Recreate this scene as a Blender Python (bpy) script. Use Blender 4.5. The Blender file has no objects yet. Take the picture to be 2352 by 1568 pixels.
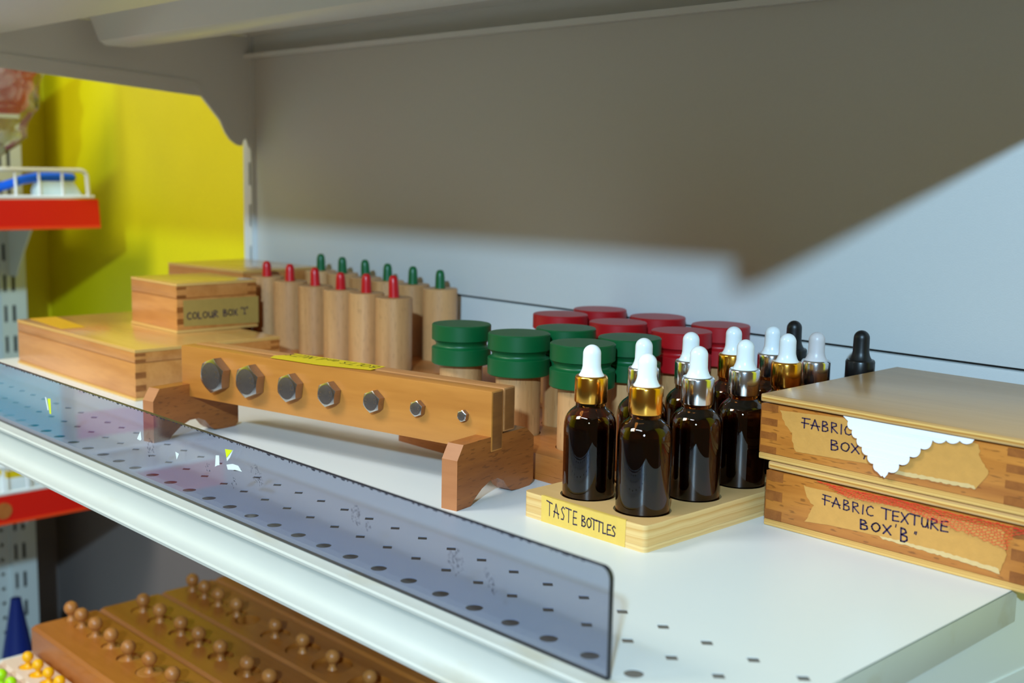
import bpy, bmesh, math, random
from mathutils import Vector, Matrix
from mathutils.geometry import tessellate_polygon
random.seed(7)
S = bpy.context.scene
COL = S.collection

# ---------------------------------------------------------------- camera
CAM = Vector((0.5792, -0.3658, 0.2071))
YAW, PITCH, ROLL, FPX = -0.80662, 0.14246, 0.01902, 2729.7
def cam_axes():
    f = Vector((math.sin(YAW)*math.cos(PITCH), math.cos(YAW)*math.cos(PITCH), -math.sin(PITCH)))
    r = f.cross(Vector((0, 0, 1))).normalized(); u = r.cross(f)
    return (math.cos(ROLL)*r+math.sin(ROLL)*u, -math.sin(ROLL)*r+math.cos(ROLL)*u, f)
cr, cu, cf = cam_axes()
cd = bpy.data.cameras.new('camera'); co = bpy.data.objects.new('camera', cd); COL.objects.link(co)
cd.sensor_width = 36; cd.lens = FPX/2352*36; cd.clip_start = 0.01; cd.clip_end = 50
cd.dof.use_dof = True; cd.dof.focus_distance = 0.74; cd.dof.aperture_fstop = 8.5
co.matrix_world = Matrix(((cr.x, cu.x, -cf.x, CAM.x), (cr.y, cu.y, -cf.y, CAM.y), (cr.z, cu.z, -cf.z, CAM.z), (0, 0, 0, 1)))
S.camera = co

# ---------------------------------------------------------------- light
S.view_settings.view_transform = 'Standard'; S.view_settings.look = 'None'
S.view_settings.gamma = 1; S.view_settings.use_curve_mapping = False
S.view_settings.exposure = 0.0
W = bpy.data.worlds.new('room_light'); S.world = W; W.use_nodes = True
W.node_tree.nodes['Background'].inputs[0].default_value = (1.0, 0.72, 0.38, 1)
W.node_tree.nodes['Background'].inputs[1].default_value = 0.11
def area(name, loc, target, size, power, color, shape='DISK', size_y=None):
    l = bpy.data.lights.new(name, 'AREA'); l.shape = shape; l.size = size; l.energy = power; l.color = color
    if size_y: l.size_y = size_y
    o = bpy.data.objects.new(name, l); COL.objects.link(o); o.location = loc
    o.rotation_euler = (Vector(target)-Vector(loc)).to_track_quat('-Z', 'X').to_euler(); return o
area('daylight_opening', (1.512, -1.688, 1.08), (0.0, 0.25, 0.1), 0.10, 72, (0.46, 0.75, 1.0))
area('ceiling_lamp', (0.25, -1.55, 2.0), (0.1, 0.0, 0.0), 0.2, 18, (0.72, 0.86, 1.0), 'RECTANGLE', 1.2)
area('far_lamp', (-0.58, -1.0, 1.2), (-0.95, 0.45, 0.1), 0.5, 20, (0.97, 1.0, 0.94), 'RECTANGLE', 0.6)
S.cycles.use_denoising = True
S.cycles.sample_clamp_indirect = 6

# ---------------------------------------------------------------- materials
def lin(r, g, b):
    f = lambda c: (c/255/12.92) if c/255 <= .04045 else ((c/255+.055)/1.055)**2.4
    return (f(r), f(g), f(b), 1)
def newmat(name):
    m = bpy.data.materials.new(name); m.use_nodes = True
    nt = m.node_tree; return m, nt, nt.nodes['Principled BSDF']
def plain(name, col, rough=.45, metal=0, coat=0, noise=0, nscale=60, bump=0, bscale=200, spec=.5, trans=0, ior=1.5):
    m, nt, p = newmat(name)
    p.inputs['Base Color'].default_value = col; p.inputs['Roughness'].default_value = rough
    p.inputs['Metallic'].default_value = metal; p.inputs['Coat Weight'].default_value = coat
    p.inputs['Specular IOR Level'].default_value = spec
    p.inputs['Transmission Weight'].default_value = trans; p.inputs['IOR'].default_value = ior
    tc = nt.nodes.new('ShaderNodeTexCoord')
    if noise:
        n = nt.nodes.new('ShaderNodeTexNoise'); n.inputs['Scale'].default_value = nscale; n.inputs['Detail'].default_value = 4
        nt.links.new(tc.outputs['Object'], n.inputs['Vector'])
        mx = nt.nodes.new('ShaderNodeMix'); mx.data_type = 'RGBA'
        mx.inputs['A'].default_value = tuple(c*(1-noise) for c in col[:3])+(1,)
        mx.inputs['B'].default_value = tuple(min(1, c*(1+noise)) for c in col[:3])+(1,)
        nt.links.new(n.outputs['Fac'], mx.inputs['Factor']); nt.links.new(mx.outputs['Result'], p.inputs['Base Color'])
    if bump:
        n = nt.nodes.new('ShaderNodeTexNoise'); n.inputs['Scale'].default_value = bscale; n.inputs['Detail'].default_value = 3
        nt.links.new(tc.outputs['Object'], n.inputs['Vector'])
        b = nt.nodes.new('ShaderNodeBump'); b.inputs['Strength'].default_value = bump; b.inputs['Distance'].default_value = .002
        nt.links.new(n.outputs['Fac'], b.inputs['Height']); nt.links.new(b.outputs['Normal'], p.inputs['Normal'])
    return m
def wood(name, dark, light, axis=0, scale=55, stretch=14, rough=.42, fleck=0, coat=0, vary=.12):
    """grain runs along the given axis of the object"""
    m, nt, p = newmat(name); N = nt.nodes.new; L = nt.links.new
    tc = N('ShaderNodeTexCoord'); oi = N('ShaderNodeObjectInfo')
    off = N('ShaderNodeVectorMath'); off.operation = 'SCALE'; off.inputs['Scale'].default_value = 3.7
    cx = N('ShaderNodeCombineXYZ')
    for i in range(3): L(oi.outputs['Random'], cx.inputs[i])
    L(cx.outputs[0], off.inputs[0])
    ad = N('ShaderNodeVectorMath'); ad.operation = 'ADD'; L(tc.outputs['Object'], ad.inputs[0]); L(off.outputs[0], ad.inputs[1])
    mp = N('ShaderNodeMapping'); sc = [1.0]*3; sc[axis] = 1.0/stretch; mp.inputs['Scale'].default_value = sc
    L(ad.outputs[0], mp.inputs['Vector'])
    n1 = N('ShaderNodeTexNoise'); n1.inputs['Scale'].default_value = scale; n1.inputs['Detail'].default_value = 5; n1.inputs['Distortion'].default_value = .6
    L(mp.outputs[0], n1.inputs['Vector'])
    n2 = N('ShaderNodeTexNoise'); n2.inputs['Scale'].default_value = scale*7; n2.inputs['Detail'].default_value = 3
    L(mp.outputs[0], n2.inputs['Vector'])
    a = N('ShaderNodeMath'); a.operation = 'MULTIPLY_ADD'; a.inputs[1].default_value = .35; L(n2.outputs['Fac'], a.inputs[0]); L(n1.outputs['Fac'], a.inputs[2])
    rp = N('ShaderNodeValToRGB'); rp.color_ramp.elements[0].position = .42; rp.color_ramp.elements[1].position = .92
    rp.color_ramp.elements[0].color = dark; rp.color_ramp.elements[1].color = light
    L(a.outputs[0], rp.inputs['Fac']); out = rp.outputs['Color']
    if fleck:
        m3 = N('ShaderNodeMapping'); s3 = [1.0]*3; s3[axis] = .16; m3.inputs['Scale'].default_value = s3; L(ad.outputs[0], m3.inputs['Vector'])
        n3 = N('ShaderNodeTexNoise'); n3.inputs['Scale'].default_value = 900; n3.inputs['Detail'].default_value = 0; L(m3.outputs[0], n3.inputs['Vector'])
        r3 = N('ShaderNodeValToRGB'); r3.color_ramp.elements[0].position = .66; r3.color_ramp.elements[1].position = .74; L(n3.outputs['Fac'], r3.inputs['Fac'])
        k = N('ShaderNodeMath'); k.operation = 'MULTIPLY'; k.inputs[1].default_value = fleck; L(r3.outputs['Color'], k.inputs[0])
        mx = N('ShaderNodeMix'); mx.data_type = 'RGBA'; mx.inputs['B'].default_value = tuple(c*.35 for c in dark[:3])+(1,)
        L(k.outputs[0], mx.inputs['Factor']); L(out, mx.inputs['A']); out = mx.outputs['Result']
    hv = N('ShaderNodeHueSaturation'); mr = N('ShaderNodeMapRange'); mr.inputs['To Min'].default_value = 1-vary; mr.inputs['To Max'].default_value = 1+vary
    L(oi.outputs['Random'], mr.inputs['Value']); L(mr.outputs[0], hv.inputs['Value']); L(out, hv.inputs['Color'])
    L(hv.outputs['Color'], p.inputs['Base Color'])
    p.inputs['Roughness'].default_value = rough; p.inputs['Coat Weight'].default_value = coat; p.inputs['Coat Roughness'].default_value = .18
    b = N('ShaderNodeBump'); b.inputs['Strength'].default_value = .08; b.inputs['Distance'].default_value = .001
    L(n2.outputs['Fac'], b.inputs['Height']); L(b.outputs['Normal'], p.inputs['Normal'])
    return m
def ply(name, a_, b_, scale):
    """plywood edge: stripes in z"""
    m, nt, p = newmat(name); N = nt.nodes.new; L = nt.links.new
    tc = N('ShaderNodeTexCoord'); sp = N('ShaderNodeSeparateXYZ'); L(tc.outputs['Object'], sp.inputs[0])
    nz = N('ShaderNodeTexNoise'); nz.inputs['Scale'].default_value = 40; L(tc.outputs['Object'], nz.inputs['Vector'])
    ma = N('ShaderNodeMath'); ma.operation = 'MULTIPLY_ADD'; ma.inputs[1].default_value = scale; L(sp.outputs[2], ma.inputs[0]); L(nz.outputs['Fac'], ma.inputs[2])
    w = N('ShaderNodeTexNoise'); w.noise_dimensions = '1D'; w.inputs['Scale'].default_value = 1.0; L(ma.outputs[0], w.inputs['W'])
    rp = N('ShaderNodeValToRGB'); rp.color_ramp.elements[0].position = .3; rp.color_ramp.elements[1].position = .7
    rp.color_ramp.elements[0].color = a_; rp.color_ramp.elements[1].color = b_; L(w.outputs['Fac'], rp.inputs['Fac'])
    L(rp.outputs['Color'], p.inputs['Base Color']); p.inputs['Roughness'].default_value = .5
    return m
M = {}
M['white'] = plain('white_painted_metal', lin(222, 224, 222), .34, noise=.02, nscale=9)
M['panel'] = plain('white_panel_paint', lin(214, 214, 212), .5, noise=.02, nscale=300, bump=.06, bscale=900)
M['dirty'] = plain('white_metal_lip', lin(198, 198, 190), .42, noise=.05, nscale=25)
def stained(m):
    nt = m.node_tree; N = nt.nodes.new; L = nt.links.new; p = nt.nodes['Principled BSDF']; src = p.inputs['Base Color'].links[0].from_socket
    tc = N('ShaderNodeTexCoord'); mp = N('ShaderNodeMapping'); mp.inputs['Scale'].default_value = (.35, 1, 1); L(tc.outputs['Object'], mp.inputs['Vector'])
    n = N('ShaderNodeTexNoise'); n.inputs['Scale'].default_value = 34; n.inputs['Detail'].default_value = 6; L(mp.outputs[0], n.inputs['Vector'])
    r = N('ShaderNodeValToRGB'); r.color_ramp.elements[0].position = .58; r.color_ramp.elements[1].position = .8; L(n.outputs['Fac'], r.inputs['Fac'])
    k = N('ShaderNodeMath'); k.operation = 'MULTIPLY'; k.inputs[1].default_value = .55; L(r.outputs['Color'], k.inputs[0])
    mx = N('ShaderNodeMix'); mx.data_type = 'RGBA'; mx.inputs['B'].default_value = lin(170, 150, 96); L(k.outputs[0], mx.inputs['Factor']); L(src, mx.inputs['A']); L(mx.outputs['Result'], p.inputs['Base Color'])
stained(M['dirty'])
M['dark'] = plain('dark_gap', lin(30, 26, 22), .8)
M['yellow_wall'] = plain('yellow_wall_paint', lin(222, 204, 0), .5, noise=.05, nscale=14, bump=.12, bscale=60)
M['floor'] = plain('floor_vinyl', lin(150, 130, 105), .4, noise=.08, nscale=6)
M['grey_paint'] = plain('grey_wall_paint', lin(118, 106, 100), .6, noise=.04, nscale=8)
M['peg'] = plain('peg_metal', lin(205, 210, 205), .4)
M['red'] = plain('red_shelf_strip', lin(214, 22, 8), .35)
M['redlip'] = plain('red_strip_lip', lin(228, 66, 22), .35)
M['wire'] = plain('white_wire', lin(235, 238, 238), .3)
M['blue'] = plain('blue_plastic', lin(0, 108, 250), .35)
M['navy'] = plain('dark_blue_plastic', lin(4, 34, 110), .4)
M['bristle'] = plain('white_bristle', lin(225, 240, 235), .7, bump=.4, bscale=400)
M['maple'] = wood('maple_board', lin(166, 98, 34), lin(200, 130, 56), 0, 30, 9, .4, coat=.15, vary=.04)
M['mapleend'] = wood('board_end_grain', lin(112, 64, 24), lin(146, 90, 40), 1, 60, 5, .5, vary=.03)
M['rear'] = wood('rack_rear_wood', lin(160, 100, 52), lin(195, 135, 80), 0, 60, 12, .45, vary=.03)
M['foot'] = wood('rack_foot_wood', lin(136, 72, 26), lin(170, 98, 40), 1, 60, 10, .42, fleck=.45, coat=.15, vary=.04)
M['footend'] = wood('foot_end_grain', lin(158, 92, 50), lin(190, 122, 74), 0, 25, 6, .5, vary=.03)
M['beech'] = wood('beech_cylinder', lin(172, 118, 68), lin(212, 158, 104), 2, 45, 22, .42, fleck=.25, vary=.1)
M['beechtop'] = wood('beech_cylinder_top', lin(168, 118, 70), lin(196, 146, 96), 1, 80, 6, .5, vary=.08)
M['base'] = wood('stand_wood', lin(160, 86, 32), lin(190, 116, 54), 0, 40, 12, .42, fleck=.2, coat=.15, vary=.04)
M['boxbody'] = wood('fabric_box_wood', lin(160, 88, 26), lin(205, 130, 52), 0, 55, 9, .38, fleck=.55, coat=.2, vary=.05)
M['joint'] = wood('joint_end_grain', lin(128, 68, 20), lin(160, 92, 34), 1, 120, 3, .45, vary=.03)
M['lidtop'] = wood('box_lid_veneer', lin(186, 138, 80), lin(208, 162, 104), 0, 22, 12, .3, coat=.3, vary=.03)
M['plyedge'] = ply('lid_ply_edge', lin(186, 126, 52), lin(236, 190, 110), 900)
M['trayedge'] = ply('tray_ply_edge', lin(208, 156, 84), lin(236, 200, 134), 420)
M['traytop'] = wood('tray_top', lin(206, 160, 98), lin(222, 180, 120), 0, 20, 10, .4, vary=.02)
M['oldbox'] = wood('colour_box_wood', lin(178, 108, 46), lin(212, 142, 74), 0, 50, 9, .35, coat=.3, vary=.05)
M['oldlid'] = wood('colour_box_lid', lin(196, 140, 70), lin(216, 166, 96), 0, 24, 10, .22, coat=.6, vary=.04)
M['block'] = wood('cylinder_block_wood', lin(152, 82, 22), lin(182, 108, 40), 0, 30, 10, .38, coat=.2, vary=.05)  # wood colour darkened to stand in for shade missing on the lower shelf
M['knob'] = wood('knob_wood', lin(166, 98, 38), lin(194, 126, 62), 2, 90, 3, .38, vary=.08)
M['pale'] = wood('pale_block_wood', lin(222, 190, 165), lin(236, 208, 186), 0, 30, 8, .45, vary=.03)
M['yknob'] = plain('yellow_knob', lin(248, 176, 0), .4)
M['gknob'] = plain('lime_knob', lin(170, 225, 0), .4)
M['redpaint'] = plain('red_paint', lin(196, 12, 20), .34)
M['greenpaint'] = plain('green_paint', lin(0, 92, 44), .36)
M['capred'] = plain('red_cap_paint', lin(170, 12, 20), .4)
M['capgreen'] = plain('green_cap_paint', lin(0, 84, 40), .4)
M['rubber_white'] = plain('white_rubber', lin(240, 244, 246), .22, spec=.6)
M['rubber_cloudy'] = plain('cloudy_rubber', lin(214, 206, 206), .35)
M['rubber_black'] = plain('black_rubber', lin(14, 14, 15), .4)
M['gold'] = plain('gold_collar', lin(238, 172, 72), .18, metal=1)
M['silver'] = plain('silver_collar', lin(222, 222, 226), .16, metal=1)
M['black'] = plain('black_collar', lin(16, 15, 15), .3)
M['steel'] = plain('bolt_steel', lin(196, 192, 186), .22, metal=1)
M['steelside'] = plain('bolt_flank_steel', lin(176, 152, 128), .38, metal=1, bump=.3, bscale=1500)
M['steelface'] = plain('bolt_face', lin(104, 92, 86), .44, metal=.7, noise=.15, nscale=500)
M['ink'] = plain('purple_ink', lin(44, 24, 66), .5)
M['blackink'] = plain('black_ink', lin(40, 36, 20), .5)
M['ytape'] = plain('yellow_tape', lin(224, 184, 84), .45, noise=.07, nscale=180, bump=.1, bscale=500)
M['ytape_bright'] = plain('bright_yellow_tape', lin(222, 192, 6), .4, noise=.06, nscale=120)
M['ktape'] = plain('masking_tape', lin(204, 146, 70), .5, noise=.12, nscale=160, bump=.15, bscale=400)
M['ktorn'] = plain('masking_tape_torn_edge', lin(214, 178, 120), .6, noise=.1, nscale=300)
M['oldtape'] = plain('old_label_tape', lin(172, 140, 70), .45, noise=.1, nscale=120)
M['patch'] = plain('yellow_tape_patch', lin(214, 160, 10), .4, noise=.05, nscale=60)
M['cloth'] = plain('white_cloth', lin(238, 238, 246), .75, bump=.2, bscale=1200)
M['net'] = plain('red_net', lin(226, 40, 20), .6)
M['scrap'] = plain('sticker_scrap', lin(226, 232, 230), .6)
M['scrapy'] = plain('yellow_sticker_scrap', lin(222, 232, 10), .5)
M['smudge'] = plain('grime', lin(52, 48, 62), .7)
M['pink'] = plain('pink_fabric', lin(246, 122, 182), .6, noise=.12, nscale=20)
M['teal'] = plain('teal_paint', lin(0, 205, 220), .5)
M['card'] = plain('brown_card', lin(176, 132, 86), .7)
M['cream'] = plain('cream_card', lin(232, 222, 205), .6)
M['magenta'] = plain('pink_paint', lin(215, 90, 150), .5)
def glass_mat():
    m, nt, p = newmat('amber_glass'); p.inputs['Base Color'].default_value = (.34, .125, .022, 1)
    p.inputs['Transmission Weight'].default_value = 1; p.inputs['Roughness'].default_value = .015; p.inputs['IOR'].default_value = 1.5
    return m
M['amber'] = glass_mat()
M['liquid'] = plain('dark_liquid', lin(30, 16, 12), .25)
def acrylic():
    m, nt, p = newmat('smoked_acrylic'); N = nt.nodes.new; L = nt.links.new
    nt.nodes.remove(p); out = nt.nodes['Material Output']
    t = N('ShaderNodeBsdfTransparent'); t.inputs[0].default_value = (.70, .735, .83, 1)
    g = N('ShaderNodeBsdfGlossy'); g.inputs[0].default_value = (1, 1, 1, 1); g.inputs['Roughness'].default_value = .03
    fr = N('ShaderNodeFresnel'); ge = N('ShaderNodeNewGeometry'); ir = N('ShaderNodeMapRange')
    ir.inputs['To Min'].default_value = 1.5; ir.inputs['To Max'].default_value = 1/1.5
    L(ge.outputs['Backfacing'], ir.inputs['Value']); L(ir.outputs[0], fr.inputs[0])
    x = N('ShaderNodeMixShader'); L(fr.outputs[0], x.inputs[0]); L(t.outputs[0], x.inputs[1]); L(g.outputs[0], x.inputs[2]); L(x.outputs[0], out.inputs[0])
    return m
M['acrylic'] = acrylic()
M['acryledge'] = plain('acrylic_cut_edge', lin(28, 30, 46), .3)
def film():
    m, nt, p = newmat('clear_film'); N = nt.nodes.new; L = nt.links.new
    nt.nodes.remove(p); out = nt.nodes['Material Output']
    t = N('ShaderNodeBsdfTransparent'); t.inputs[0].default_value = (.93, .95, .95, 1)
    d = N('ShaderNodeBsdfDiffuse'); d.inputs[0].default_value = (.85, .86, .88, 1)
    g = N('ShaderNodeBsdfGlossy'); g.inputs['Roughness'].default_value = .1
    tc = N('ShaderNodeTexCoord'); n = N('ShaderNodeTexNoise'); n.inputs['Scale'].default_value = 26; n.inputs['Detail'].default_value = 5; n.inputs['Distortion'].default_value = 1.5
    L(tc.outputs['Object'], n.inputs['Vector'])
    rp = N('ShaderNodeValToRGB'); rp.color_ramp.elements[0].position = .45; rp.color_ramp.elements[1].position = .75; L(n.outputs['Fac'], rp.inputs['Fac'])
    k = N('ShaderNodeMath'); k.operation = 'MULTIPLY'; k.inputs[1].default_value = .4; L(rp.outputs['Color'], k.inputs[0])
    a = N('ShaderNodeMixShader'); L(k.outputs[0], a.inputs[0]); L(t.outputs[0], a.inputs[1]); L(d.outputs[0], a.inputs[2])
    fr = N('ShaderNodeFresnel'); fr.inputs[0].default_value = 1.45
    b = N('ShaderNodeMixShader'); L(fr.outputs[0], b.inputs[0]); L(a.outputs[0], b.inputs[1]); L(g.outputs[0], b.inputs[2]); L(b.outputs[0], out.inputs[0])
    return m
M['film'] = film()

# ---------------------------------------------------------------- mesh helpers
class MB:
    def __init__(s): s.bm = bmesh.new()
    def face(s, vs, mi=0):
        try:
            f = s.bm.faces.new(vs); f.material_index = mi; return f
        except ValueError: return None
    def box(s, a, b, mi=0, bev=0, faces=None, segs=2):
        """faces: dict of face direction ('+z', '-y'...) to material index"""
        (x0, y0, z0), (x1, y1, z1) = a, b
        v = [s.bm.verts.new((x, y, z)) for z in (z0, z1) for y in (y0, y1) for x in (x0, x1)]
        fs = {'-z': (0, 2, 3, 1), '+z': (4, 5, 7, 6), '-y': (0, 1, 5, 4), '+y': (2, 6, 7, 3), '-x': (0, 4, 6, 2), '+x': (1, 3, 7, 5)}
        made = [s.face([v[i] for i in idx], (faces or {}).get(k, mi)) for k, idx in fs.items()]
        if bev:
            es = list({e for f in made for e in f.edges})
            bmesh.ops.bevel(s.bm, geom=es, offset=bev, segments=segs, affect='EDGES', profile=.6, clamp_overlap=True)
        return s
    def prism(s, poly, mapf, h0, h1, mi=0, mi_side=None, holes=(), cap0=True, cap1=True, wall_holes=True, mi0=None):
        """poly and holes are 2D loops; mapf(u, v, h) gives the 3D point"""
        ms = mi if mi_side is None else mi_side
        loops = [list(poly)]+[list(h) for h in holes]
        tris = tessellate_polygon([[Vector((p[0], p[1], 0)) for p in l] for l in loops])
        flat = [p for l in loops for p in l]
        A = [s.bm.verts.new(mapf(p[0], p[1], h0)) for p in flat]; B = [s.bm.verts.new(mapf(p[0], p[1], h1)) for p in flat]
        for t in tris:
            if cap1: s.face([B[i] for i in t], mi)
            if cap0: s.face([A[i] for i in reversed(t)], mi if mi0 is None else mi0)
        k = 0
        for li, l in enumerate(loops):
            n = len(l)
            if li == 0 or wall_holes:
                for i in range(n): s.face([A[k+i], A[k+(i+1) % n], B[k+(i+1) % n], B[k+i]], ms if li == 0 else mi)
            k += n
        return s
    def lathe(s, prof, segs=40, c=(0, 0, 0), mi=0, mis=None, closed=False):
        rings = []
        for r, z in prof:
            if r < 1e-7: rings.append([s.bm.verts.new((c[0], c[1], c[2]+z))])
            else: rings.append([s.bm.verts.new((c[0]+r*math.cos(2*math.pi*i/segs), c[1]+r*math.sin(2*math.pi*i/segs), c[2]+z)) for i in range(segs)])
        pairs = list(zip(rings, rings[1:]))
        if closed: pairs.append((rings[-1], rings[0]))
        for k, (a, b) in enumerate(pairs):
            m_ = mis[k] if mis else mi
            for i in range(segs):
                j = (i+1) % segs
                if len(a) == 1 and len(b) == 1: continue
                if len(a) == 1: s.face([a[0], b[i], b[j]], m_)
                elif len(b) == 1: s.face([a[i], a[j], b[0]], m_)
                else: s.face([a[i], a[j], b[j], b[i]], m_)
        return s
    def tube(s, pts, r, segs=10, mi=0, cap=True):
        pts = [Vector(p) for p in pts]; rings = []; up = None
        for i, p in enumerate(pts):
            t = (pts[min(i+1, len(pts)-1)]-pts[max(i-1, 0)]).normalized()
            if up is None: up = t.orthogonal().normalized()
            up = (up-t*up.dot(t)).normalized(); w = t.cross(up)
            rr = r[i] if isinstance(r, (list, tuple)) else r
            rings.append([s.bm.verts.new(p+(up*math.cos(2*math.pi*k/segs)+w*math.sin(2*math.pi*k/segs))*rr) for k in range(segs)])
        for a, b in zip(rings, rings[1:]):
            for k in range(segs): s.face([a[k], a[(k+1) % segs], b[(k+1) % segs], b[k]], mi)
        if cap: s.face(rings[0][::-1], mi); s.face(rings[-1], mi)
        return s
    def sweep(s, prof, x0, x1, t=.0008, mi=0):
        """sheet-metal profile of (y, z) points run along x, with thickness"""
        n = len(prof); nor = []
        for i in range(n):
            a = Vector(prof[max(i-1, 0)]); b = Vector(prof[min(i+1, n-1)]); d = (b-a).normalized(); nor.append(Vector((-d.y, d.x)))
        back = [(p[0]+q.x*t, p[1]+q.y*t) for p, q in zip(prof, nor)]
        V = [[s.bm.verts.new((x, p[0], p[1])) for p in prof] for x in (x0, x1)]
        B = [[s.bm.verts.new((x, p[0], p[1])) for p in back] for x in (x0, x1)]
        for i in range(n-1):
            s.face([V[0][i], V[1][i], V[1][i+1], V[0][i+1]], mi); s.face([B[0][i], B[0][i+1], B[1][i+1], B[1][i]], mi)
            for e in (0, 1): s.face([V[e][i], V[e][i+1], B[e][i+1], B[e][i]], mi)
        for i in (0, n-1): s.face([V[0][i], B[0][i], B[1][i], V[1][i]], mi)
        return s
    def strokes(s, text, mapf, size, width, mi=0, space=.28, fit=None):
        """handwritten capitals from pen strokes; mapf(u, v) gives the 3D point; returns the run length"""
        if fit:
            run = sum((.55 if c_ == ' ' else FONT[c_][0]+space)*size for c_ in text)-space*size
            k_ = fit/run; m0 = mapf; mapf = lambda u, v: m0(u*k_, v)
        x = 0
        for ch in text:
            if ch == ' ': x += .55*size; continue
            w, st = FONT[ch]
            for line in st:
                line = [(x+(p[0]+random.uniform(-.025, .025))*size, (p[1]+random.uniform(-.025, .025))*size) for p in line]
                for a, b in zip(line, line[1:]):
                    d = Vector((b[0]-a[0], b[1]-a[1])); ln = d.length or 1e-6; nx, ny = -d.y/ln*width/2, d.x/ln*width/2
                    s.face([s.bm.verts.new(mapf(*q)) for q in ((a[0]+nx, a[1]+ny), (a[0]-nx, a[1]-ny), (b[0]-nx, b[1]-ny), (b[0]+nx, b[1]+ny))], mi)
                for a in line:
                    s.face([s.bm.verts.new(mapf(a[0]+width*.5*math.cos(k*math.pi/4), a[1]+width*.5*math.sin(k*math.pi/4))) for k in range(8)], mi)
            x += (w+space)*size
        return x
    def build(s, name, mats, parent=None, loc=(0, 0, 0), rotz=0, smooth=True, flip=True):
        if flip: bmesh.ops.recalc_face_normals(s.bm, faces=s.bm.faces)
        if smooth:
            for f in s.bm.faces: f.smooth = True
            for e in s.bm.edges:
                e.smooth = not (len(e.link_faces) != 2 or e.calc_face_angle(0) > math.radians(33))
        me = bpy.data.meshes.new(name); s.bm.to_mesh(me); s.bm.free()
        for m in (mats if isinstance(mats, (list, tuple)) else [mats]): me.materials.append(M[m])
        o = bpy.data.objects.new(name, me); COL.objects.link(o); o.parent = parent
        o.location = loc; o.rotation_euler = (0, 0, rotz); return o
def tag(o, label, cat, group=None):
    o['label'] = label; o['category'] = cat
    if group: o['group'] = group
    return o
def thing(name, label, cat, loc=(0, 0, 0), rotz=0, group=None):
    o = bpy.data.objects.new(name, None); COL.objects.link(o); o.empty_display_size = .02
    o.location = loc; o.rotation_euler = (0, 0, rotz); return tag(o, label, cat, group)
def structure(o): o['kind'] = 'structure'; return o
def copy_tree(o, parent=None):
    c = o.copy(); COL.objects.link(c); c.parent = parent
    for ch in list(o.children): copy_tree(ch, c)
    return c
def dup(o, loc, label, rotz=0):
    c = copy_tree(o); c.location = loc; c.rotation_euler = (0, 0, rotz); c['label'] = label; return c
def circle(cx, cy, r, n=24, ph=0): return [(cx+r*math.cos(2*math.pi*i/n+ph), cy+r*math.sin(2*math.pi*i/n+ph)) for i in range(n)]
XY = lambda u, v, h: (u, v, h)
XZ = lambda u, v, h: (u, h, v)      # drawn in x and z, extruded along y
YZ = lambda u, v, h: (h, u, v)      # drawn in y and z, extruded along x
def arc(cx, cy, r, a0, a1, n): return [(cx+r*math.cos(math.radians(a0+(a1-a0)*i/n)), cy+r*math.sin(math.radians(a0+(a1-a0)*i/n))) for i in range(n+1)]
_o = lambda rx, ry, cx=.35, cy=.5: [(cx+rx*math.cos(k*math.pi/6), cy+ry*math.sin(k*math.pi/6)) for k in range(13)]
FONT = {
 'A': (.75, [[(.0, 0), (.3, 1)], [(.3, 1), (.7, 0)], [(-.05, .42), (.75, .36)]]),
 'B': (.65, [[(.08, 0), (.05, 1), (.4, .95), (.5, .75), (.1, .52), (.55, .42), (.62, .15), (.4, 0), (.08, 0)]]),
 'C': (.6, [[(.6, .85), (.4, 1), (.12, .8), (.02, .45), (.15, .1), (.4, 0), (.62, .12)]]),
 'D': (.65, [[(.05, 0), (.05, 1), (.45, .85), (.62, .5), (.45, .12), (.05, 0)]]),
 'E': (.55, [[(.55, 1), (.05, .95), (.05, 0), (.6, .05)], [(.05, .5), (.5, .52)]]),
 'F': (.6, [[(.1, 0), (.1, 1)], [(-.1, 1), (.65, .98)], [(-.15, .55), (.55, .5)]]),
 'I': (.2, [[(.1, 0), (.1, .95)]]),
 'L': (.5, [[(.05, 1), (.05, 0), (.5, .03)]]),
 'N': (.65, [[(.05, 0), (.08, 1), (.55, .05), (.6, 1)]]),
 'O': (.65, [_o(.32, .45)]),
 'R': (.65, [[(.08, 0), (.05, 1), (.45, .95), (.52, .72), (.1, .5), (.65, 0)]]),
 'S': (.55, [[(.52, .88), (.3, 1), (.08, .8), (.25, .55), (.48, .35), (.38, .05), (.05, .06)]]),
 'T': (.65, [[(.3, 0), (.3, .95)], [(-.15, 1.03), (.7, .96)]]),
 'U': (.6, [[(.05, .9), (.06, .3), (.2, .02), (.42, .08), (.55, .35), (.56, .9)], [(.56, .5), (.62, 0)]]),
 'X': (.65, [[(.0, .95), (.65, 0)], [(.02, 0), (.62, 1)]]),
 'a': (.5, [[(.45, .5), (.2, .55), (.05, .25), (.2, 0), (.45, .2), (.45, .5), (.5, 0)]]),
 'n': (.5, [[(.05, 0), (.05, .5), (.25, .5), (.4, .4), (.42, 0)]]),
 'd': (.5, [[(.45, .5), (.2, .55), (.05, .25), (.2, 0), (.45, .15), (.48, 1), (.5, 0)]]),
 '2': (.55, [[(.05, .8), (.3, 1), (.5, .75), (.05, 0), (.55, 0)]]),
 '7': (.55, [[(.02, 1), (.52, .97), (.2, 0)]]),
 '0': (.6, [_o(.27, .5)]),
 '1': (.4, [[(.02, .75), (.2, 1), (.2, 0)], [(.0, 0), (.4, 0)]]),
 '-': (.4, [[(.05, .5), (.4, .5)]]),
 ',': (.15, [[(.1, .1), (.02, -.18)]]),
 '"': (.3, [[(.05, 1.05), (.0, .8)], [(.22, 1.05), (.17, .8)]]),
 "'": (.15, [[(.08, 1.1), (.02, .85)]]),
}

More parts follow.
